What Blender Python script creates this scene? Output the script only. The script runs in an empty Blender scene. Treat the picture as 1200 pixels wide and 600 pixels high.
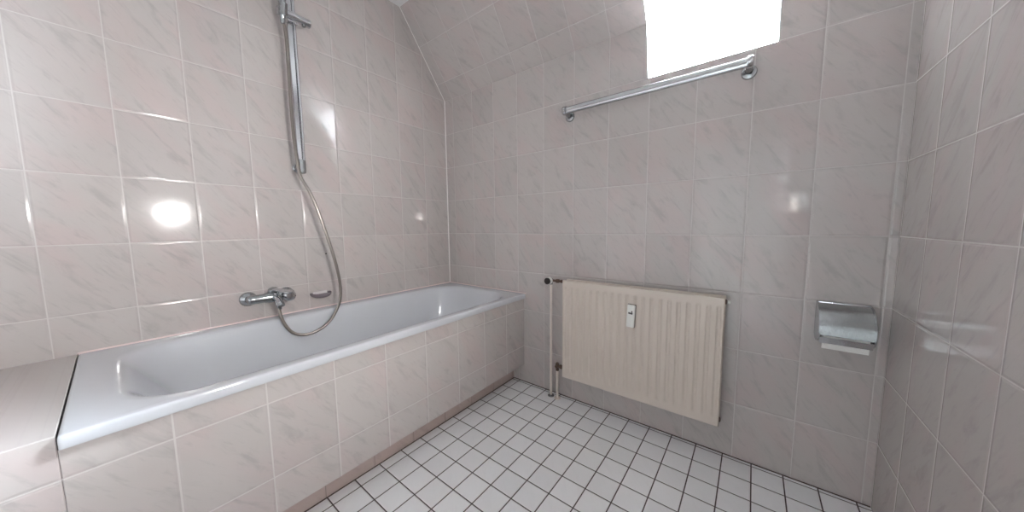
import bpy, bmesh, math, random
from mathutils import Vector, Matrix
random.seed(7)
SC = bpy.context.scene
COL = SC.collection
PI = math.pi

# ---------------------------------------------------------------- node helpers
def mat(name):
    m = bpy.data.materials.new(name); m.use_nodes = True
    nt = m.node_tree
    return m, nt, nt.nodes['Principled BSDF']

def simple(name, col, rough=.5, metal=0., coat=0., bump=0., bscale=40., var=0., vscale=6.):
    m, nt, b = mat(name)
    b.inputs['Roughness'].default_value = rough
    b.inputs['Metallic'].default_value = metal
    b.inputs['Coat Weight'].default_value = coat
    tc = nt.nodes.new('ShaderNodeTexCoord')
    if var > 0:
        n = nt.nodes.new('ShaderNodeTexNoise'); n.inputs['Scale'].default_value = vscale
        n.inputs['Detail'].default_value = 5
        nt.links.new(tc.outputs['Object'], n.inputs['Vector'])
        mx = nt.nodes.new('ShaderNodeMix'); mx.data_type = 'RGBA'
        mx.inputs[6].default_value = (*[c * (1 - var) for c in col], 1)
        mx.inputs[7].default_value = (*[min(1, c * (1 + var)) for c in col], 1)
        nt.links.new(n.outputs['Fac'], mx.inputs[0])
        nt.links.new(mx.outputs[2], b.inputs['Base Color'])
    else:
        b.inputs['Base Color'].default_value = (*col, 1)
    if bump > 0:
        n = nt.nodes.new('ShaderNodeTexNoise'); n.inputs['Scale'].default_value = bscale
        nt.links.new(tc.outputs['Object'], n.inputs['Vector'])
        bp = nt.nodes.new('ShaderNodeBump'); bp.inputs['Strength'].default_value = bump
        bp.inputs['Distance'].default_value = .01
        nt.links.new(n.outputs['Fac'], bp.inputs['Height'])
        nt.links.new(bp.outputs['Normal'], b.inputs['Normal'])
    return m

class NT:
    def __init__(s, nt): s.nt = nt
    def m(s, op, a, b=None, c=None, clamp=False):
        n = s.nt.nodes.new('ShaderNodeMath'); n.operation = op; n.use_clamp = clamp
        for i, v in enumerate((a, b, c)):
            if v is None: continue
            if isinstance(v, (int, float)): n.inputs[i].default_value = v
            else: s.nt.links.new(v, n.inputs[i])
        return n.outputs[0]
    def mix(s, f, a, b):
        n = s.nt.nodes.new('ShaderNodeMix'); n.data_type = 'RGBA'
        for i, v in ((0, f), (6, a), (7, b)):
            if isinstance(v, (int, float)): n.inputs[i].default_value = v
            elif isinstance(v, tuple): n.inputs[i].default_value = (*v, 1)
            else: s.nt.links.new(v, n.inputs[i])
        return n.outputs[2]
    def comb(s, x, y, z=0.):
        n = s.nt.nodes.new('ShaderNodeCombineXYZ')
        for i, v in enumerate((x, y, z)):
            if isinstance(v, (int, float)): n.inputs[i].default_value = v
            else: s.nt.links.new(v, n.inputs[i])
        return n.outputs[0]
    def ramp(s, v, lo, hi):
        n = s.nt.nodes.new('ShaderNodeMapRange'); n.interpolation_type = 'SMOOTHSTEP'
        s.nt.links.new(v, n.inputs[0]); n.inputs[1].default_value = lo; n.inputs[2].default_value = hi
        return n.outputs[0]

def tile_mat(name, uaxis, vaxis, u0, v0, tw, th, base, dark, pink, grout, gw=.0019, rough=.085,
             vein=1., vdir=1., tilt=.5, vmul=None, bumpn=.05, pillow=.006):
    """ceramic tiles laid in a straight grid; uaxis / vaxis pick object-space axes (0,1,2);
    vmul = (ay, az): v is ay*y + az*z (for the sloping surface)"""
    m, nt, b = mat(name); T = NT(nt)
    tc = nt.nodes.new('ShaderNodeTexCoord')
    sp = nt.nodes.new('ShaderNodeSeparateXYZ'); nt.links.new(tc.outputs['Object'], sp.inputs[0])
    u = T.m('SUBTRACT', sp.outputs[uaxis], u0)
    if vmul: v = T.m('ADD', T.m('MULTIPLY', sp.outputs[1], vmul[0]), T.m('MULTIPLY', sp.outputs[2], vmul[1]))
    else: v = sp.outputs[vaxis]
    v = T.m('SUBTRACT', v, v0)
    un = T.m('DIVIDE', u, tw); vn = T.m('DIVIDE', v, th)
    ui = T.m('FLOOR', un); vi = T.m('FLOOR', vn)
    uf = T.m('MULTIPLY', T.m('SUBTRACT', un, ui), tw); vf = T.m('MULTIPLY', T.m('SUBTRACT', vn, vi), th)
    du = T.m('MINIMUM', uf, T.m('SUBTRACT', tw, uf)); dv = T.m('MINIMUM', vf, T.m('SUBTRACT', th, vf))
    d = T.m('MINIMUM', du, dv)                        # metres to the nearest joint
    mask = T.ramp(d, gw * .55, gw * .95)               # 0 grout 1 tile
    wn = nt.nodes.new('ShaderNodeTexWhiteNoise'); wn.noise_dimensions = '2D'
    nt.links.new(T.comb(ui, vi), wn.inputs['Vector'])
    sc = nt.nodes.new('ShaderNodeSeparateColor'); nt.links.new(wn.outputs['Color'], sc.inputs[0])
    # diagonal veins
    a = math.radians(52) * vdir
    ca, sa = math.cos(a), math.sin(a)
    al = T.m('ADD', T.m('MULTIPLY', u, ca), T.m('MULTIPLY', v, -sa))
    ac = T.m('ADD', T.m('MULTIPLY', u, sa), T.m('MULTIPLY', v, ca))
    alo = T.m('ADD', al, T.m('MULTIPLY', sc.outputs[0], 7.)); aco = T.m('ADD', ac, T.m('MULTIPLY', sc.outputs[1], 9.))
    def noise(vec, s, det, dist=0., rg=.5):
        n = nt.nodes.new('ShaderNodeTexNoise'); n.inputs['Scale'].default_value = s
        n.inputs['Detail'].default_value = det; n.inputs['Distortion'].default_value = dist
        n.inputs['Roughness'].default_value = rg
        nt.links.new(vec, n.inputs['Vector']); return n.outputs['Fac']
    n1 = noise(T.comb(T.m('MULTIPLY', alo, 7.), T.m('MULTIPLY', aco, 26.)), 1., 4, .6, .6)
    n2 = noise(T.comb(T.m('MULTIPLY', alo, 17.), T.m('MULTIPLY', aco, 90.), 3.), 1., 3, .3)
    n3 = noise(T.comb(T.m('MULTIPLY', alo, 3.), T.m('MULTIPLY', aco, 8.), 7.), 1., 2, .3)
    v1 = T.ramp(n1, .50, .74); v2 = T.ramp(n2, .56, .78); v3 = T.ramp(n3, .42, .7)
    c = T.mix(T.m('MULTIPLY', v3, .75 * min(1, vein)), base, pink)
    c = T.mix(T.m('MULTIPLY', v1, .62 * vein, clamp=True), c, dark)
    c = T.mix(T.m('MULTIPLY', v2, .45 * vein, clamp=True), c, dark)
    br = T.m('ADD', T.m('MULTIPLY', sc.outputs[2], .07), .965)
    vm = nt.nodes.new('ShaderNodeVectorMath'); vm.operation = 'SCALE'
    nt.links.new(c, vm.inputs[0]); nt.links.new(br, vm.inputs['Scale'])
    c = T.mix(mask, grout, vm.outputs[0])
    nt.links.new(c, b.inputs['Base Color'])
    nt.links.new(T.m('ADD', T.m('MULTIPLY', T.m('SUBTRACT', 1., mask), .5), rough), b.inputs['Roughness'])
    b.inputs['IOR'].default_value = 1.5
    # height: recessed joint, cushioned edge, each tile a hair out of plane, gentle glaze waviness
    pil = T.ramp(d, gw * .8, gw * .8 + pillow)
    wav = noise(T.comb(T.m('MULTIPLY', u, 9.), T.m('MULTIPLY', v, 9.)), 1., 2)
    t1 = T.m('MULTIPLY', T.m('MULTIPLY', T.m('SUBTRACT', sc.outputs[0], .5), uf), .010 * tilt)
    t2 = T.m('MULTIPLY', T.m('MULTIPLY', T.m('SUBTRACT', sc.outputs[1], .5), vf), .010 * tilt)
    h = T.m('ADD', T.m('MULTIPLY', pil, .0009), T.m('MULTIPLY', wav, bumpn * .01))
    h = T.m('ADD', h, T.m('ADD', t1, t2))
    bp = nt.nodes.new('ShaderNodeBump'); bp.inputs['Strength'].default_value = 1.
    bp.inputs['Distance'].default_value = 1.
    nt.links.new(h, bp.inputs['Height']); nt.links.new(bp.outputs['Normal'], b.inputs['Normal'])
    return m

# ---------------------------------------------------------------- mesh helpers
def box(bm, a, b, bev=0., seg=2):
    x0, y0, z0 = a; x1, y1, z1 = b
    r = bmesh.ops.create_cube(bm, size=1., matrix=Matrix.Translation(((x0+x1)/2, (y0+y1)/2, (z0+z1)/2)) @ Matrix.Diagonal((abs(x1-x0), abs(y1-y0), abs(z1-z0), 1)))
    if bev > 0:
        es = {e for v in r['verts'] for e in v.link_edges}
        bmesh.ops.bevel(bm, geom=list(es), offset=bev, segments=seg, affect='EDGES', profile=.5)

def frame_for(d):
    d = d.normalized()
    up = Vector((0, 0, 1)) if abs(d.z) < .9 else Vector((1, 0, 0))
    a = d.cross(up).normalized(); return a, a.cross(d).normalized()

def tube(bm, pts, r, n=14, cap=True, sx=1., sy=1., rfun=None):
    """swept tube with parallel transport"""
    pts = [Vector(p) for p in pts]; rings = []
    a = None
    for i, p in enumerate(pts):
        d = (pts[min(i+1, len(pts)-1)] - pts[max(i-1, 0)]).normalized()
        if a is None: a, _ = frame_for(d)
        a = (a - d * a.dot(d)).normalized(); bb = d.cross(a)
        rr = rfun(i) if rfun else r
        rings.append([bm.verts.new(p + a * math.cos(t) * rr * sx + bb * math.sin(t) * rr * sy) for t in [2*PI*k/n for k in range(n)]])
    for r0, r1 in zip(rings, rings[1:]):
        for k in range(n): bm.faces.new((r0[k], r0[(k+1) % n], r1[(k+1) % n], r1[k]))
    if cap:
        bm.faces.new(list(reversed(rings[0]))); bm.faces.new(rings[-1])

def lathe(bm, o, axis, prof, n=32, sx=1., sy=1.):
    """prof = list of (distance along axis, radius); r=0 closes to a point"""
    o = Vector(o); ax = Vector(axis).normalized(); a, b = frame_for(ax); rings = []
    for t, r in prof:
        c = o + ax * t
        if r <= 1e-6: rings.append([bm.verts.new(c)])
        else: rings.append([bm.verts.new(c + a * math.cos(q) * r * sx + b * math.sin(q) * r * sy) for q in [2*PI*k/n for k in range(n)]])
    for r0, r1 in zip(rings, rings[1:]):
        for k in range(n):
            k2 = (k+1) % n
            if len(r0) == 1 and len(r1) == 1: break
            if len(r0) == 1: bm.faces.new((r0[0], r1[k2], r1[k]))
            elif len(r1) == 1: bm.faces.new((r0[k], r0[k2], r1[0]))
            else: bm.faces.new((r0[k], r0[k2], r1[k2], r1[k]))
    if len(rings[0]) > 1: bm.faces.new(list(reversed(rings[0])))
    if len(rings[-1]) > 1: bm.faces.new(rings[-1])

def prism(bm, poly, axis, t0, t1):
    """extrude 2D polygon; axis 0: poly=(y,z), 1: (x,z), 2: (x,y)"""
    def P(p, t): return {0: (t, p[0], p[1]), 1: (p[0], t, p[1]), 2: (p[0], p[1], t)}[axis]
    A = [bm.verts.new(P(p, t0)) for p in poly]; B = [bm.verts.new(P(p, t1)) for p in poly]
    n = len(poly); bm.faces.new(A); bm.faces.new(list(reversed(B)))
    for k in range(n): bm.faces.new((A[k], B[k], B[(k+1) % n], A[(k+1) % n]))

def catmull(P, sub=10):
    P = [Vector(p) for p in P]; Q = [P[0]*2-P[1]] + P + [P[-1]*2-P[-2]]; out = []
    for i in range(1, len(Q)-2):
        p0, p1, p2, p3 = Q[i-1:i+3]
        for k in range(sub):
            t = k/sub
            out.append(.5*((2*p1) + (p2-p0)*t + (2*p0-5*p1+4*p2-p3)*t*t + (3*p1-p0-3*p2+p3)*t**3))
    return out + [P[-1]]

def obj(name, bm, m, parent=None, smooth=True, ang=35, label=None, origin=None):
    bmesh.ops.recalc_face_normals(bm, faces=bm.faces[:])
    off = Vector(parent['_o']) if parent is not None else (Vector(origin) if origin else Vector((0, 0, 0)))
    if off.length > 0: bmesh.ops.translate(bm, verts=bm.verts[:], vec=-off)
    me = bpy.data.meshes.new(name); bm.to_mesh(me); bm.free()
    if smooth:
        for p in me.polygons: p.use_smooth = True
        me.set_sharp_from_angle(angle=math.radians(ang))
    o = bpy.data.objects.new(name, me); COL.objects.link(o); me.materials.append(m)
    if parent is not None:
        o.parent = parent; o['_o'] = tuple(off)
        if parent.type == 'MESH': o.location = (0, 0, 0)
    elif origin: o.location = off
    if label: o['label'] = label
    return o

def thing(name, loc, label, cat, group=None):
    o = bpy.data.objects.new(name, None); COL.objects.link(o); o.location = loc
    o.empty_display_size = .05
    o['label'] = label; o['category'] = cat; o['_o'] = tuple(loc)
    if group: o['group'] = group
    return o
def tag(o, label, cat, group=None):
    o['label'] = label; o['category'] = cat
    if group: o['group'] = group
    return o
def struct(name, bm, m, smooth=False, label=None, parent=None):
    o = obj(name, bm, m, parent, smooth)
    o['kind'] = 'structure'
    if label: o['label'] = label
    return o
NB = bmesh.new

# ---------------------------------------------------------------- materials
TW, TH = .199, .25
BASE, DARK, PINK, GRT = (.507, .467, .448), (.388, .352, .338), (.535, .450, .436), (.575, .54, .52)
M_left = tile_mat('pink_marbled_tile_left', 1, 2, -.007, .0003, TW, TH, BASE, DARK, PINK, GRT, vdir=1)
M_back = tile_mat('pink_marbled_tile_back', 0, 2, .0885, .0003, TW, TH, BASE, DARK, PINK, GRT, vdir=1)
SL = math.atan2(.494, .36)        # pitch of the roof slope
cs, sn = math.cos(SL), math.sin(SL)
M_slope = tile_mat('pink_marbled_tile_slope', 0, 2, .0885, sn*2.0 + .118, TW, TH, BASE, DARK, PINK, GRT, vmul=(-cs, sn))
M_right = tile_mat('pink_marbled_tile_right', 1, 2, -.007, .0003, TW, TH, BASE, DARK, PINK, GRT)
M_front = tile_mat('pink_marbled_tile_front', 0, 2, .0885, .0003, TW, TH, BASE, DARK, PINK, GRT)
M_apron = tile_mat('pink_marbled_tile_panel', 1, 2, -.1344, .0027, TW, TH, BASE, DARK, PINK, GRT, vdir=1, gw=.0025)
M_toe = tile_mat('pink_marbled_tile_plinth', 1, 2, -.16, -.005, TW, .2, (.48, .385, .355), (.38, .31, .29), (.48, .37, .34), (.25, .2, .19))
M_floor = tile_mat('white_floor_tile', 0, 1, .9032, -.0207, .1047, .1078, (.87, .86, .865), (.76, .75, .755), (.86, .84, .85), (.075, .05, .05), gw=.0030, rough=.28, vein=.35, bumpn=.03, tilt=.25, pillow=.003)
M_enamel = simple('bath_enamel', (.60, .612, .645), .12, coat=.4)
M_plaster = simple('white_plaster', (.86, .855, .85), .75, bump=.15, bscale=90, var=.015)
M_rev = simple('white_reveal_paint', (.88, .88, .88), .6, var=.01)
M_chrome = simple('chrome', (.60, .61, .63), .12, 1., bump=.02, bscale=25)
M_chrome_old = simple('limescaled_chrome', (.40, .42, .43), .18, 1., bump=.05, bscale=60, var=.12, vscale=40)
M_hose = None
M_rad = simple('cream_radiator_enamel', (.64, .56, .49), .32, coat=.15, var=.02, vscale=4)
M_pipe = simple('cream_pipe_paint', (.70, .62, .56), .35, var=.04, vscale=30)
M_white = simple('white_plastic', (.80, .80, .76), .4, var=.01)
M_black = simple('dark_plastic', (.02, .013, .012), .45, var=.2, vscale=60)
M_rust = simple('tarnished_brass', (.13, .085, .065), .4, .6, bump=.2, bscale=120, var=.35, vscale=90)
M_sil = simple('white_silicone', (.86, .82, .80), .45, var=.02)
M_silp = simple('pinkish_silicone', (.74, .60, .58), .5, var=.04)
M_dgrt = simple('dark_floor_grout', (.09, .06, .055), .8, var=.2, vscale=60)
M_paper = simple('toilet_paper', (.80, .79, .76), .9, bump=.3, bscale=200, var=.02)
M_ceram = simple('mauve_glazed_ceramic', (.24, .20, .22), .15, coat=.4, var=.05)
M_soap = simple('pale_soap_residue', (.70, .66, .66), .35, var=.05, vscale=30)
M_dark_in = simple('dark_gap', (.035, .03, .03), .7, var=.1)

def hose_mat():
    m, nt, b = mat('ribbed_metal_hose'); T = NT(nt)
    b.inputs['Metallic'].default_value = 1.; b.inputs['Roughness'].default_value = .28
    b.inputs['Base Color'].default_value = (.30, .27, .245, 1)
    return m
M_hose = hose_mat()

def glass_mat():
    m, nt, b = mat('window_glass')
    nt.nodes.remove(b)
    out = nt.nodes['Material Output']
    tr = nt.nodes.new('ShaderNodeBsdfTransparent'); tr.inputs[0].default_value = (.96, .97, .97, 1)
    gl = nt.nodes.new('ShaderNodeBsdfGlossy'); gl.inputs['Roughness'].default_value = .02
    fr = nt.nodes.new('ShaderNodeFresnel'); fr.inputs['IOR'].default_value = 1.45
    mx = nt.nodes.new('ShaderNodeMixShader')
    nt.links.new(fr.outputs[0], mx.inputs[0]); nt.links.new(tr.outputs[0], mx.inputs[1]); nt.links.new(gl.outputs[0], mx.inputs[2])
    nt.links.new(mx.outputs[0], out.inputs[0])
    return m
M_glass = glass_mat()
def lamp_mat(s):
    m, nt, b = mat('opal_lamp_glass')
    b.inputs['Base Color'].default_value = (.9, .9, .88, 1); b.inputs['Roughness'].default_value = .3
    b.inputs['Emission Color'].default_value = (1, .98, .97, 1); b.inputs['Emission Strength'].default_value = s
    return m

# ---------------------------------------------------------------- room shell
RX, FY, CZ = 2.30, -3.10, 2.49     # right wall, partition, hall end, ceiling
SY = -(CZ-2.0)*.36/.494                        # where slope meets the ceiling
WX0, WX1, WZ0, WZ1 = 1.472, 1.947, 1.748, 2.46 # window opening
WYT = -(WZ1-2.0)*.36/.494
bm = NB(); box(bm, (-.15, FY-.12, -.12), (RX+.15, .25, 0)); struct('floor', bm, M_floor)
bm = NB(); box(bm, (-.15, FY-.12, CZ), (RX+.15, SY, CZ+.12)); struct('ceiling', bm, M_plaster)
bm = NB(); box(bm, (-.15, FY-.12, 0), (0, .15, CZ)); struct('wall_left', bm, M_left)
bm = NB()
box(bm, (0, 0, 0), (RX, .07, WZ0))
prism(bm, [(0, WZ0), (WX0, WZ0), (WX0-.014, 2.0), (0, 2.0)], 1, 0, .07)
box(bm, (WX1, 0, WZ0), (RX, .07, 2.0))
struct('wall_back', bm, M_back)
# sloping wall under the roof
def slope_piece(bm, x0, x1, z0, z1):
    def y(z): return -(z-2.0)*.36/.494
    ny, nz = sn*.05, cs*.05
    prism(bm, [(y(z0), z0), (y(z1), z1), (y(z1)+ny, z1+nz), (y(z0)+ny, z0+nz)], 0, x0, x1)
bm = NB()
slope_piece(bm, 0, WX0-.014, 2.0, CZ); slope_piece(bm, WX1, RX, 2.0, CZ); slope_piece(bm, WX0-.014, WX1, WZ1, CZ)
struct('wall_slope', bm, M_slope)
bm = NB(); box(bm, (RX, FY-.12, 0), (RX+.15, .15, CZ)); struct('wall_right', bm, M_right)
bm = NB()
box(bm, (0, FY-.12, 0), (1.35, FY, CZ)); box(bm, (2.15, FY-.12, 0), (RX, FY, CZ)); box(bm, (1.35, FY-.12, 2.02), (2.15, FY, CZ))
struct('wall_front', bm, M_front)
# door behind the camera
bm = NB(); box(bm, (1.353, FY-.05, .005), (2.147, FY-.01, 2.015), .003)
door = struct('door_1', bm, M_white); door['_o'] = (0, 0, 0)
bm = NB()
lathe(bm, (1.42, FY-.01, 1.05), (0, 1, 0), [(0, .024), (.006, .024), (.008, .009), (.045, .009)], 20)
tube(bm, [(1.42, FY+.035, 1.05), (1.45, FY+.037, 1.05), (1.54, FY+.037, 1.05)], .009, 12)
o = obj('door_handle', bm, M_chrome, door); o['kind'] = 'structure'
# tiled ledge at the end of the bath
bm = NB(); box(bm, (0, -2.10, 0), (.73, -1.7505, .606), .002, 1); struct('trim_5', bm, M_apron)
# window reveal, frame and pane
bm = NB()
def quad(*p):
    bm.faces.new([bm.verts.new(q) for q in p])
Lx, Rx, OY = WX0-.045, WX1+.10, .07
quad((WX0, .0, WZ0), (Lx, OY, WZ0-.0), (Lx, OY, WZ1), (WX0-.014, 0, 2.0))
quad((WX0-.014, 0, 2.0), (Lx, OY, WZ1), (WX0-.014, WYT, WZ1))
quad((WX1, 0, WZ0), (WX1, 0, 2.0), (Rx, OY, WZ1), (Rx, OY, WZ0))
quad((WX1, 0, 2.0), (WX1, WYT, WZ1), (Rx, OY, WZ1))
quad((WX0, 0, WZ0), (WX1, 0, WZ0), (Rx, OY, WZ0), (Lx, OY, WZ0))
quad((WX0-.014, WYT, WZ1), (Lx, OY, WZ1), (Rx, OY, WZ1), (WX1, WYT, WZ1))
o = struct('trim_1', bm, M_rev)
so = o.modifiers.new('thickness', 'SOLIDIFY'); so.thickness = .003; so.offset = 0.
bm = NB()
f = .045
box(bm, (Lx-f, OY, WZ0-f+.02), (Lx, OY+.06, WZ1+f), .004); box(bm, (Rx, OY, WZ0-f+.02), (Rx+f, OY+.06, WZ1+f), .004)
box(bm, (Lx, OY, WZ0-f+.02), (Rx, OY+.06, WZ0+.006), .004); box(bm, (Lx, OY, WZ1-.005), (Rx, OY+.06, WZ1+f), .004)
win = struct('window_1', bm, M_white); win['_o'] = (0, 0, 0)
bm = NB(); box(bm, (Lx, OY+.025, WZ0+.006), (Rx, OY+.031, WZ1-.005)); o = obj('window_pane', bm, M_glass, win, False); o['kind'] = 'structure'
# silicone joints and dark floor joint
def strip(bm, p, q, w):
    tube(bm, [p, q], w, 8)
bm = NB(); strip(bm, (.0015, -.0015, .61), (.0015, -.0015, 2.0), .0038)
strip(bm, (.0015, -.0015, 2.0), (.0015, SY-.0015, CZ), .0022); struct('trim_2', bm, M_sil)
bm = NB(); strip(bm, (.0, -1.75, .607), (.0, 0, .607), .005); strip(bm, (0, -.0, .607), (.745, 0, .607), .004); struct('trim_3', bm, M_silp)
bm = NB(); box(bm, (.64, -.005, 0), (RX, 0, .0022)); box(bm, (.64, -1.75, 0), (.6445, 0, .0022)); struct('trim_4', bm, M_dgrt)
# dark drill hole in a left-wall tile
bm = NB(); lathe(bm, (0, -.903, .907), (1, 0, 0), [(0, .0042), (.0012, .0040), (.0016, .0026), (.0006, 0)], 16)
tag(obj('wall_plug', bm, M_black, origin=(0, -.903, .907)), 'tiny dark plugged drill hole in the tiled wall behind the hanging hose', 'wall plug')

# ---------------------------------------------------------------- bath panel
bp_ = thing('bath_panel', (.70, -.85, 0), 'pink marbled tiled panel closing the side of the white bathtub', 'bath panel')
bm = NB(); box(bm, (.655, -1.75, .121), (.730, -.0005, .5768), .0015, 1); obj('tiled_front', bm, M_apron, bp_, False)
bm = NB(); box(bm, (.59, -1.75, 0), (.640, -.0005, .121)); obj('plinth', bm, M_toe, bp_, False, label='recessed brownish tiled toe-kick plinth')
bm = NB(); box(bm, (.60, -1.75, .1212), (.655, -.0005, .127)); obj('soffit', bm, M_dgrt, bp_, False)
bm = NB(); box(bm, (.7295, -1.75, .5735), (.7325, -.0005, .5772)); obj('joint', bm, M_dgrt, bp_, False, label='dark joint under the bath rim')

# ---------------------------------------------------------------- bathtub
tub = thing('bathtub', (.365, -.85, 0), 'long white enamelled bathtub built in along the tiled wall', 'bathtub')
def rrect(x0, x1, y0, y1, r, z, n=14, tilt=0.):
    pts = []
    for cx, cy, a0 in ((x1-r, y1-r, 0), (x0+r, y1-r, PI/2), (x0+r, y0+r, PI), (x1-r, y0+r, 3*PI/2)):
        for k in range(n+1):
            a = a0 + PI/2*k/n
            pts.append((cx+r*math.cos(a), cy+r*math.sin(a), z))
    # densify straight parts equally on every loop
    out = []; N = len(pts)
    for i in range(N):
        p, q = Vector(pts[i]), Vector(pts[(i+1) % N])
        out.append(p)
        if (i+1) % (n+1) == 0:
            for k in range(1, 8): out.append(p.lerp(q, k/8))
    return out
X0, X1, Y0, Y1 = .004, .747, -1.748, -.004
loops = [
    rrect(X0+.012, X1-.012, Y0+.01, Y1-.01, .004, .5785),
    rrect(X0+.001, X1-.0015, Y0, Y1, .006, .5775),
    rrect(X0, X1, Y0, Y1, .007, .580),
    rrect(X0, X1, Y0, Y1, .007, .6000),
    rrect(X0+.0008, X1-.0010, Y0+.001, Y1-.001, .008, .6045),
    rrect(X0+.003, X1-.0035, Y0+.003, Y1-.003, .009, .6072),
    rrect(X0+.008, X1-.008, Y0+.008, Y1-.008, .012, .6080),
    rrect(X0+.030, X1-.030, Y0+.04, Y1-.030, .07, .6070),
    rrect(X0+.052, X1-.047, Y0+.075, Y1-.056, .15, .6058),
    rrect(X0+.060, X1-.053, Y0+.085, Y1-.064, .165, .6045),
    rrect(X0+.067, X1-.058, Y0+.094, Y1-.071, .17, .6010),
    rrect(X0+.072, X1-.062, Y0+.103, Y1-.076, .175, .5940),
    rrect(X0+.077, X1-.066, Y0+.118, Y1-.084, .175, .5780),
    rrect(X0+.085, X1-.076, Y0+.150, Y1-.105, .175, .530),
    rrect(X0+.096, X1-.090, Y0+.200, Y1-.135, .17, .450),
    rrect(X0+.109, X1-.107, Y0+.255, Y1-.165, .165, .360),
    rrect(X0+.124, X1-.126, Y0+.310, Y1-.195, .155, .270),
    rrect(X0+.142, X1-.146, Y0+.350, Y1-.225, .14, .215),
    rrect(X0+.170, X1-.176, Y0+.390, Y1-.265, .12, .186),
    rrect(X0+.215, X1-.222, Y0+.440, Y1-.320, .09, .176),
    rrect(X0+.305, X1-.317, Y0+.600, Y1-.480, .03, .172)]
bm = NB(); R = [[bm.verts.new(p) for p in L] for L in loops]
for a, b in zip(R, R[1:]):
    n = len(a)
    for k in range(n): bm.faces.new((a[k], a[(k+1) % n], b[(k+1) % n], b[k]))
bm.faces.new(R[-1])
tb = obj('tub_shell', bm, M_enamel, tub, True, 60)
bm = NB(); lathe(bm, (.365, -.52, .1725), (0, 0, 1), [(0, .036), (.003, .034), (.0035, .026), (.001, .022), (.0012, 0)], 28); obj('drain', bm, M_chrome, tub)
for yy in (-.35, -1.3):
    bm = NB(); box(bm, (.18, yy-.02, 0), (.55, yy+.02, .17), .004); obj('foot', bm, M_dark_in, tub)

# ---------------------------------------------------------------- radiator
rx0, rx1, rz0, rz1, ryf = 1.063, 1.829, .167, .740, -.090
rad = thing('radiator', ((rx0+rx1)/2, -.06, rz0), 'cream fluted panel radiator on the back wall below the window', 'radiator')
def panel(yf, thick, sgn, flutes=True, x0=rx0, x1=rx1, z0=rz0, z1=rz1):
    """pressed steel panel: front face at yf, thickness away from the room"""
    bm = NB(); NF = 20; pitch = (x1-x0)/NF
    xs = []
    for i in range(NF):
        for t in (0, .16, .26, .36, .5, .64, .74, .84): xs.append(x0+(i+t)*pitch)
    xs.append(x1)
    xs = [x0, x0+.003] + xs[1:-1] + [x1-.003, x1]
    xs = sorted(set(xs))
    zs = [z0, z0+.003, z0+.010, z0+.030, z0+.038, z0+.046, z0+.056] + [z0+.056+(z1-z0-.104)*k/6 for k in range(1, 6)] + [z1-.048, z1-.042, z1-.036, z1-.028, z1-.008, z1-.003, z1]
    def ss(a, b, t):
        t = max(0, min(1, (t-a)/(b-a))); return t*t*(3-2*t)
    def dep(x, z):
        g = ((x-x0)/pitch) % 1.0
        gr = 1-ss(.10, .22, min(abs(g-.5), 1))       # groove centred on each pitch
        fz = ss(z0+.034, z0+.056, z)*(1-ss(z1-.048, z1-.034, z))
        e = 0
        ex = min(x-x0, x1-x); ez = min(z-z0, z1-z)
        if ex < .002 or ez < .002: e = .004
        return gr*fz*.0055*(1 if flutes else 0) + e
    V = [[bm.verts.new((x, yf+dep(x, z), z)) for x in xs] for z in zs]
    W = [[bm.verts.new((x, yf+thick, z)) for x in (x0, x1)] for z in (z0, z1)]
    for a, b in zip(V, V[1:]):
        for k in range(len(xs)-1): bm.faces.new((a[k], a[k+1], b[k+1], b[k]))
    bm.faces.new([W[0][0]] + V[0] + [W[0][1]]); bm.faces.new([W[1][0]] + V[-1] + [W[1][1]])
    bm.faces.new([W[0][0]] + [r[0] for r in V] + [W[1][0]]); bm.faces.new([W[0][1]] + [r[-1] for r in V] + [W[1][1]])
    bm.faces.new((W[0][0], W[0][1], W[1][1], W[1][0]))
    return bm
obj('front_panel', panel(ryf, .016, 1), M_rad, rad, True, 40)
bm = NB(); box(bm, (rx0, -.040, rz0), (rx1, -.026, rz1), .002); obj('rear_panel', bm, M_rad, rad)
bm = NB()
k = rx0+.03
while k < rx1-.02:
    box(bm, (k, -.0735, rz0+.05), (k+.0015, -.0405, rz1-.045)); k += .0165
obj('convector_fins', bm, M_rad, rad, False)
for xx in (rx0+.001, rx1-.012):
    for zz in (rz0+.012, rz1-.032):
        bm = NB(); box(bm, (xx, -.0742, zz), (xx+.011, -.0395, zz+.02), .003)
        obj('header', bm, M_rad, rad)
for xx in (rx0+.13, rx1-.13):
    bm = NB(); box(bm, (xx-.014, -.026, rz0+.03), (xx+.014, -.002, rz1-.06), .003); obj('wall_bracket', bm, M_rad, rad)
bm = NB()
lathe(bm, (rx1-.002, -.056, rz1-.022), (1, 0, 0), [(0, .0105), (.006, .0105), (.007, .006), (.011, .006)], 18); a = obj('vent_plug', bm, M_rust, rad)
bm = NB(); lathe(bm, (rx1+.007, -.056, rz1-.022), (1, 0, 0), [(0, .0075), (.009, .0075), (.010, .005), (.0105, 0)], 16); obj('bleed_screw', bm, M_white, a, label='pale bleed screw cap')
bm = NB(); lathe(bm, (rx1-.002, -.060, rz0+.022), (1, 0, 0), [(0, .0105), (.006, .0105), (.007, .008), (.0075, 0)], 18); obj('blind_plug', bm, M_rust, rad)
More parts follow.
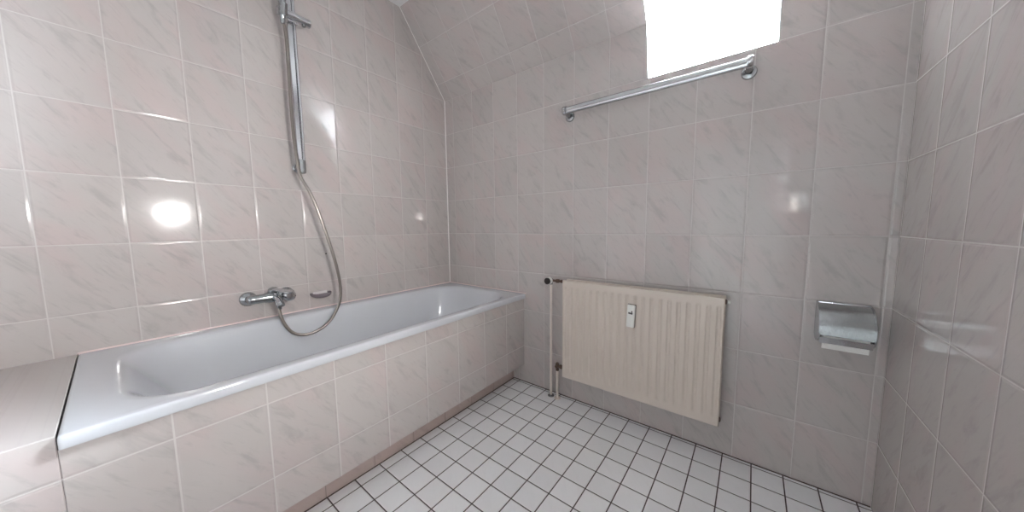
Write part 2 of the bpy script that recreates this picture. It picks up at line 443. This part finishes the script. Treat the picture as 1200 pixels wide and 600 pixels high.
# heat cost allocator, slightly crooked
hm = Matrix.Translation((1.450, ryf, .601)) @ Matrix.Rotation(math.radians(2.4), 4, 'Y')
def addbox(bm, a, b, M, bev=0):
    t = NB(); box(t, a, b, bev); bmesh.ops.transform(t, matrix=M, verts=t.verts[:])
    me = bpy.data.meshes.new('t'); t.to_mesh(me); t.free(); bm.from_mesh(me); bpy.data.meshes.remove(me)
bm = NB(); addbox(bm, (-.0185, -.016, -.056), (.0185, .001, .056), hm, .003)
ha = obj('heat_meter', bm, M_white, rad, label='small white heat meter clipped to the front')
bm = NB(); addbox(bm, (-.0195, -.004, -.058), (.0195, .001, .0585), hm, .001); obj('backplate', bm, M_rust, ha)
bm = NB()
addbox(bm, (-.0130, -.0175, .0110), (.0080, -.0158, .0185), hm @ Matrix.Rotation(math.radians(6), 4, 'Y')); addbox(bm, (.0030, -.0175, .018), (.0080, -.0158, .0280), hm)
obj('display_mark', bm, M_black, ha, False)
# valve
PX, PY = .965, -.048
bm = NB()
lathe(bm, (PX, PY+.012, .726), (0, -1, 0), [(0, .008), (.004, .0105), (.022, .0105), (.026, .014), (.030, .014)], 22)
tube(bm, [(PX, PY, .700), (PX, PY, .728)], .0095, 16)
va = obj('thermostat_valve', bm, M_chrome_old, rad)
bm = NB(); lathe(bm, (PX, PY-.012, .726), (0, -1, 0), [(0, .0170), (.004, .0200), (.026, .0200), (.028, .0190)], 28); obj('knob_ring', bm, M_white, va, label='whitish ring of the valve knob')
bm = NB(); lathe(bm, (PX, PY-.038, .726), (0, -1, 0), [(0, .0192), (.010, .0192), (.013, .0170), (.012, .008), (.0115, 0)], 28); obj('knob_cap', bm, M_black, va, label='black knob cap')
bm = NB()
lathe(bm, (PX+.008, PY-.004, .726), (1, 0, 0), [(0, .008), (.030, .008), (.031, .0125), (.047, .0125), (.048, .008), (.068, .008)], 6)
lathe(bm, (PX+.070, PY-.004, .726), (1, 0, 0), [(0, .0095), (.008, .0095), (.009, .007), (.030, .007)], 18)
obj('union_nut', bm, M_rust, va, True, 25)
# return valve
QX, QY = 1.010, -.050
bm = NB()
lathe(bm, (QX, QY, .176), (0, 0, 1), [(0, .0095), (.012, .0105), (.014, .0085), (.024, .0085), (.026, .012), (.040, .012), (.046, .009), (.050, .006), (.051, 0)], 20)
lathe(bm, (QX, QY, .205), (1, 0, 0), [(0, .0085), (.018, .0085), (.019, .0125), (.034, .0125), (.035, .008), (.060, .008)], 20)
lathe(bm, (QX, QY+.004, .205), (0, -1, 0), [(0, .008), (.012, .0095), (.020, .0095), (.021, 0)], 18)
obj('return_valve', bm, M_rust, rad, label='tarnished brass return valve')
# pipes
def pipe(x, y, ztop, label):
    t = thing('heating_pipe', (x, y, 0), label, 'heating pipe')
    bm = NB(); tube(bm, [(x, y, 0), (x, y, ztop*.5), (x, y, ztop)], .0078, 18); obj('pipe', bm, M_pipe, t)
    bm = NB(); lathe(bm, (x, y, 0), (0, 0, 1), [(0, .0200), (.003, .0200), (.007, .0150), (.009, .0095), (.009, .0079)], 26); obj('floor_collar', bm, M_chrome_old if ztop > .5 else M_pipe, t)
pipe(PX, PY, .700, 'tall cream heating pipe rising from the floor to the radiator top left')
pipe(QX, QY, .176, 'short cream heating pipe rising to the valve at the radiator lower left')

# ---------------------------------------------------------------- towel rail below the window
tr = thing('towel_rail', (1.46, 0, 1.66), 'chrome wall rail mounted just below the bright window', 'towel rail')
def flatbar(bm, x0, x1, yc, zc, hy, hz, n=20, e=2.6):
    ring = []
    for k in range(n):
        t = 2*PI*k/n; c, s = math.cos(t), math.sin(t)
        ring.append((yc + hy*abs(c)**(2/e)*(1 if c > 0 else -1), zc + hz*abs(s)**(2/e)*(1 if s > 0 else -1)))
    prism(bm, ring, 0, x0, x1)
BY, BZ = -.058, 1.676
bm = NB(); flatbar(bm, 1.062, 1.862, BY, BZ, .0115, .0185); obj('bar', bm, M_chrome, tr)
for xx in (1.060, 1.862):
    s = 1 if xx > 1.4 else -1
    bm = NB()
    lathe(bm, (xx, 0, 1.658), (0, -1, 0), [(0, .027), (.005, .027), (.010, .024), (.012, .018)], 30)
    tube(bm, [(xx, -.008, 1.660), (xx, -.030, 1.664), (xx, -.048, 1.672), (xx, -.060, 1.676)], .0135, 14)
    br = obj('rail_bracket', bm, M_chrome_old, tr)
    bm = NB(); lathe(bm, (xx-.006*s, BY, BZ), (s, 0, 0), [(0, .0235), (.014, .0235), (.018, .0210), (.020, .013), (.0205, 0)], 28); obj('end_cap', bm, M_chrome, br)

# ---------------------------------------------------------------- paper holder
th_ = thing('paper_holder', (2.18, 0, .61), 'chrome hooded toilet paper holder on the back wall right of the radiator', 'toilet paper holder')
def hood_profile(off=0.):
    # (y,z) outline of the cover from the wall over the top to the front lip
    return [(-.004, .748-off), (-.022, .750-off), (-.045, .745-off), (-.066, .732-off), (-.083, .712-off), (-.095, .688-off), (-.101, .662-off), (-.102, .648-off)]
hx0, hx1 = 2.112, 2.252
bm = NB()
outer = hood_profile(); inner = [(y*.965, z-.0022) for y, z in reversed(outer)]
prism(bm, outer+inner, 0, hx0+.003, hx1-.003); obj('hood', bm, M_chrome_old, th_, True, 30)
for xx in (hx0, hx1-.004):
    bm = NB(); prism(bm, [(-.001, .752)] + [(y-.002, z+.002) for y, z in outer[1:]] + [(-.096, .632), (-.075, .618), (-.045, .610), (-.018, .614), (-.001, .625)], 0, xx, xx+.004)
    obj('side_plate', bm, M_chrome_old, th_, True, 30)
bm = NB(); box(bm, (hx0, -.006, .625), (hx1, 0, .752), .001); obj('backplate', bm, M_chrome, th_)
bm = NB(); prism(bm, [(-.0985, .639), (-.0965, .639), (-.088, .616), (-.090, .615)], 0, hx0+.004, hx1-.004); obj('front_lip', bm, M_chrome, th_)
bm = NB(); tube(bm, [(hx0+.002, -.052, .664), (2.18, -.052, .664), (hx1-.002, -.052, .664)], .0196, 24); obj('spindle', bm, M_chrome, th_)
rl = thing('toilet_roll', (2.182, -.052, .668), 'nearly hidden white toilet roll under the chrome hood', 'toilet roll')
bm = NB()
N = 40
ro, ri = .040, .020
def ringv(x, r, sx=1): return [bm.verts.new((x, -.052 + r*math.cos(2*PI*k/N), .664 + r*math.sin(2*PI*k/N))) for k in range(N)]
A, B, Cc, D = ringv(hx0+.012, ro), ringv(hx1-.012, ro), ringv(hx1-.012, ri), ringv(hx0+.012, ri)
for P_, Q_ in ((A, B), (B, Cc), (Cc, D), (D, A)):
    for k in range(N): bm.faces.new((P_[k], P_[(k+1) % N], Q_[(k+1) % N], Q_[k]))
obj('roll', bm, M_paper, rl, True, 40)
bm = NB(); pts = [(-.0915, .664), (-.092, .640), (-.0905, .618), (-.088, .596)]
prism(bm, pts + [(y+.0012, z) for y, z in reversed(pts)], 0, hx0+.012, hx1-.012)
obj('loose_sheet', bm, M_paper, rl, True)

# ---------------------------------------------------------------- shower rail, hand shower, hose
RY = -1.016
sr = thing('shower_rail', (.055, RY, 1.33), 'chrome slide rail fixed vertically on the tiled wall over the bathtub', 'shower rail')
def vbar(bm, z0, z1, xc, yc, hx, hy, n=24, e=2.5):
    ring = []
    for k in range(n):
        t = 2*PI*k/n; c, s = math.cos(t), math.sin(t)
        ring.append((xc + hx*abs(c)**(2/e)*(1 if c > 0 else -1), yc + hy*abs(s)**(2/e)*(1 if s > 0 else -1)))
    prism(bm, ring, 2, z0, z1)
bm = NB()
prf = [(.066, -.0155), (.068, -.0168), (.0765, -.0168), (.078, -.0155), (.078, .0005), (.0755, .0015), (.0755, .0030), (.080, .0040)]
prf += [(.080 + .0055*math.sin(PI*k/8), .0040 + .0128*(1-math.cos(PI*k/8))/2) for k in range(1, 8)] + [(.080, .0168), (.068, .0168), (.066, .0155)]
prism(bm, [(x, RY+y) for x, y in prf], 2, 1.395, 2.30); obj('rail', bm, M_chrome, sr, True, 25)
for z0, z1 in ((1.328, 1.398), (2.30, 2.36)):
    bm = NB()
    vbar(bm, z0+.008, z1, .072, RY, .0130, .0185); 
    lathe(bm, (.072, RY, z0+.0085), (0, 0, -1), [(0, .0155), (.006, .013), (.008, .008), (.0085, 0)], 24, 1.15, .8)
    lathe(bm, (0, RY, (z0+z1)/2), (1, 0, 0), [(0, .020), (.004, .020), (.010, .014), (.068, .012)], 24)
    obj('wall_mount', bm, M_chrome_old, sr, True, 35)
bm = NB()
tube(bm, [(.098, -1.080, 2.068), (.098, -1.02, 2.068), (.098, -.955, 2.066)], .0185, 22)
lathe(bm, (.098, -.956, 2.066), (0, 1, 0), [(0, .0188), (.012, .0188), (.014, .016), (.0145, 0)], 24)
box(bm, (.058, RY-.024, 2.044), (.096, RY+.024, 2.096), .006)
sl = obj('slider', bm, M_chrome, sr)
bm = NB(); lathe(bm, (.101, -.972, 2.052), (0, 0, -1), [(0, .009), (.010, .009), (.012, .006), (.0125, 0)], 18); obj('clamp_button', bm, M_chrome_old, sl)
bm = NB(); lathe(bm, (.126, -1.066, 2.040), (.25, 0, 1), [(0, .0165), (.05, .0185), (.0505, .013), (0, .012)], 24); 
box(bm, (.096, -1.079, 2.05), (.116, -1.054, 2.08), .003); obj('handset_holder', bm, M_chrome_old, sl)
hs = thing('hand_shower', (.110, -1.062, 2.03), 'chrome hand shower held in the slider at the top of the rail', 'hand shower')
bm = NB()
d = Vector((.30, -.04, 1)).normalized(); o0 = Vector((.121, -1.066, 2.022))
lathe(bm, o0, d, [(0, .0085), (.01, .011), (.05, .012), (.12, .0115), (.19, .013), (.215, .016), (.225, .012), (.23, 0)], 22)
obj('handle', bm, M_chrome_old, hs)
bm = NB()
hc = o0 + d*.235; nd = Vector((.85, 0, -.52)).normalized()
lathe(bm, hc - nd*.018, nd, [(0, .010), (.006, .026), (.018, .038), (.030, .041), (.036, .040), (.0365, .035), (.034, .0)], 32)
obj('spray_head', bm, M_chrome, hs)
hose_pts = [(.118, -1.066, 2.03), (.108, -1.054, 1.97), (.103, -1.051, 1.88), (.101, -1.053, 1.70), (.101, -1.051, 1.50), (.104, -1.045, 1.38), (.108, -1.036, 1.305),
            (.128, -1.000, 1.213), (.140, -.960, 1.061), (.145, -.917, .873), (.145, -.899, .740), (.143, -.908, .648), (.139, -.954, .562), (.134, -1.014, .520),
            (.125, -1.074, .510), (.114, -1.121, .530), (.104, -1.149, .574), (.095, -1.163, .625), (.088, -1.167, .668)]
cp = catmull(hose_pts, 26)
# even resampling so the corrugation is regular
L = [0.]
for a, b in zip(cp, cp[1:]): L.append(L[-1] + (b-a).length)
step = .0022; rs = []; j = 0; s = 0.
while s <= L[-1]:
    while j < len(L)-2 and L[j+1] < s: j += 1
    t = (s-L[j])/max(1e-9, L[j+1]-L[j]); rs.append(cp[j].lerp(cp[j+1], min(1, t))); s += step
bm = NB(); tube(bm, rs, .0068, 12, rfun=lambda i: .0080 if i % 2 else .0068)
sh = thing('shower_hose', (.10, -1.0, .50), 'looping ribbed metal shower hose hanging from the rail down to the mixer tap', 'shower hose')
obj('hose', bm, M_hose, sh, True, 80)
for p, dd in (((.085, -1.166, .684), (.15, .12, -1)), ((.120, -1.066, 2.035), (-.06, .0, -1))):
    bm = NB(); lathe(bm, p, dd, [(0, .0095), (.004, .0110), (.026, .0095), (.030, .0075)], 20); obj('hose_nut', bm, M_chrome_old, sh)

# ---------------------------------------------------------------- bath mixer tap
mx_ = thing('mixer_tap', (0, -1.185, .715), 'chrome wall-mounted bath mixer tap above the bathtub rim', 'tap')
MZ = .719
for yy in (-1.262, -1.108):
    bm = NB(); lathe(bm, (0, yy, .714), (1, 0, 0), [(0, .034), (.004, .0345), (.012, .031), (.019, .022), (.022, .0175), (.042, .0165)], 36); obj('rosette', bm, M_chrome_old, mx_, True, 40)
    bm = NB(); lathe(bm, (.040, yy, .716), (1, 0, 0), [(0, .0165), (.001, .0185), (.017, .0185), (.018, .016)], 6); obj('union_nut', bm, M_chrome_old, mx_, True, 25)
bm = NB()
prof = [(-.002, 0), (0, .010), (.004, .0175), (.012, .0215), (.030, .0215), (.060, .0205), (.080, .0265), (.120, .0270), (.135, .0235), (.150, .0285), (.172, .0285), (.186, .021), (.192, 0)]
lathe(bm, (.070, -1.281, MZ), (0, 1, 0), prof, 28)
# lower outlet
lathe(bm, (.078, -1.166, MZ-.012), (.1, 0, -1), [(0, .016), (.012, .0155), (.014, .0125), (.026, .0125)], 24)
obj('body', bm, M_chrome_old, mx_, True, 45)
bm = NB()
tube(bm, [(.075, -1.178, MZ-.004), (.105, -1.176, MZ-.004), (.135, -1.174, MZ-.012), (.152, -1.173, MZ-.026)], .0135, 20, rfun=lambda i: (.0165, .0155, .0145, .0140)[i])
sp_ = obj('spout', bm, M_chrome, mx_)
bm = NB(); lathe(bm, (.151, -1.173, MZ-.025), (.75, 0, -1), [(0, .0150), (.010, .0150), (.0105, .011), (.007, 0)], 24); obj('aerator', bm, M_chrome_old, sp_)
bm = NB(); lathe(bm, (.072, -1.178, MZ+.012), (.25, 0, 1), [(0, .0220), (.016, .0240), (.027, .0225), (.034, .014), (.036, 0)], 28); ct = obj('cartridge_housing', bm, M_chrome_old, mx_)
bm = NB()
tube(bm, [(.078, -1.178, MZ+.036), (.100, -1.172, MZ+.038), (.130, -1.160, MZ+.036), (.165, -1.146, MZ+.030), (.180, -1.140, MZ+.026)], .01, 20, sx=1.35, sy=.55, rfun=lambda i: (.012, .0115, .0125, .0125, .007)[i])
obj('lever', bm, M_chrome, ct)
bm = NB(); lathe(bm, (.095, -1.125, MZ+.0), (1, .05, .1), [(-.01, .0275), (.010, .0285), (.022, .0260), (.030, .018), (.033, 0)], 30); obj('diverter_knob', bm, M_chrome, mx_)

# ---------------------------------------------------------------- soap dish
sd = thing('soap_dish', (0, -.945, .69), 'small mauve ceramic soap dish on the tiled wall right of the tap', 'soap dish')
bm = NB()
rings = []
for rr, z in ((.30, .667), (.62, .668), (.86, .675), (.97, .684), (1.0, .692), (.97, .694), (.92, .690), (.80, .684), (.45, .680)):
    ring = []
    for k in range(25):
        t = PI*k/24
        ring.append((max(.0, .004+.075*math.sin(t)*rr), -.948 - .052*math.cos(t)*rr, z))
    rings.append([bm.verts.new(p) for p in ring])
for a, b in zip(rings, rings[1:]):
    for k in range(24): bm.faces.new((a[k], a[k+1], b[k+1], b[k]))
    bm.faces.new((a[24], a[0], b[0], b[24]))
bm.faces.new(rings[0]); bm.faces.new(rings[-1])
obj('dish', bm, M_ceram, sd, True, 50)
bm = NB(); box(bm, (0, -.985, .684), (.006, -.912, .699), .002); obj('dish_back', bm, M_soap, sd, label='pale upstand against the wall')

# ---------------------------------------------------------------- spot lamp on the right wall, aimed across the room (its reflection shows in the left wall)
LAMP = 190.
LY, LZ = -1.29, 1.195
wl = thing('wall_spotlight', (RX, LY, LZ), 'small cylindrical spotlight glowing on the white right wall', 'wall lamp')
bm = NB(); lathe(bm, (RX, LY, LZ), (-1, 0, 0), [(0, .045), (.012, .045), (.018, .014), (.060, .012)], 30); obj('lamp_base', bm, M_chrome, wl)
bm = NB(); lathe(bm, (RX-.055, LY, LZ), (-1, 0, 0), [(0, .030), (.01, .058), (.125, .066), (.125, .063), (.02, .055), (.02, 0)], 36); obj('lamp_shade', bm, M_white, wl)
bm = NB(); lathe(bm, (RX-.076, LY, LZ), (-1, 0, 0), [(0, .053), (.020, .053), (.030, .036), (.033, 0)], 30); obj('bulb', bm, lamp_mat(LAMP), wl)

# ---------------------------------------------------------------- daylight
SKY, SUNNY = 33., 6.5
w = bpy.data.worlds.new('overcast_sky'); SC.world = w; w.use_nodes = True
nt = w.node_tree; T = NT(nt); bg = nt.nodes['Background']
tc = nt.nodes.new('ShaderNodeTexCoord'); sp = nt.nodes.new('ShaderNodeSeparateXYZ'); nt.links.new(tc.outputs['Generated'], sp.inputs[0])
up = T.ramp(sp.outputs[2], -.08, .25)
# overcast sky, brightest where the sun stands behind the cloud
vd = nt.nodes.new('ShaderNodeVectorMath'); vd.operation = 'DOT_PRODUCT'
nt.links.new(tc.outputs['Generated'], vd.inputs[0]); vd.inputs[1].default_value = Vector((.56, .42, .72)).normalized()
lobe = T.m('POWER', T.m('MAXIMUM', vd.outputs['Value'], 0.), 3.5)
nt.links.new(T.mix(up, (.10, .10, .10), (.82, .915, 1.0)), bg.inputs[0])
nt.links.new(T.m('MULTIPLY', T.m('ADD', T.m('MULTIPLY', lobe, SUNNY), 1.), SKY), bg.inputs[1])

ld = bpy.data.lights.new('window_portal', 'AREA'); ld.shape = 'RECTANGLE'; ld.size = Rx-Lx; ld.size_y = WZ1-WZ0; ld.cycles.is_portal = True
lo = bpy.data.objects.new('window_portal', ld); COL.objects.link(lo); lo.location = ((Lx+Rx)/2, OY+.09, (WZ0+WZ1)/2); lo.rotation_euler = (-PI/2, 0, 0)

# ---------------------------------------------------------------- camera
cam = bpy.data.cameras.new('camera'); co = bpy.data.objects.new('camera', cam); COL.objects.link(co)
yaw, pit, rol = .6608, -.0956, -.0112
fwd = Vector((-math.sin(yaw)*math.cos(pit), math.cos(yaw)*math.cos(pit), math.sin(pit)))
rt = Vector((math.cos(yaw), math.sin(yaw), 0)); upv = rt.cross(fwd)
r2 = rt*math.cos(rol) + upv*math.sin(rol); u2 = -rt*math.sin(rol) + upv*math.cos(rol)
mw = Matrix((r2, u2, -fwd)).transposed().to_4x4(); mw.translation = (1.9069, -1.6387, 1.0492)
co.matrix_world = mw
cam.sensor_fit = 'HORIZONTAL'; cam.sensor_width = 36.; cam.lens = 36.*363.18/1200.; cam.clip_start = .02
SC.camera = co

for o in bpy.data.objects:
    if '_o' in o: del o['_o']
vs = SC.view_settings
vs.view_transform = 'Standard'; vs.look = 'None'; vs.gamma = 1.; vs.use_curve_mapping = False; vs.exposure = 1.9
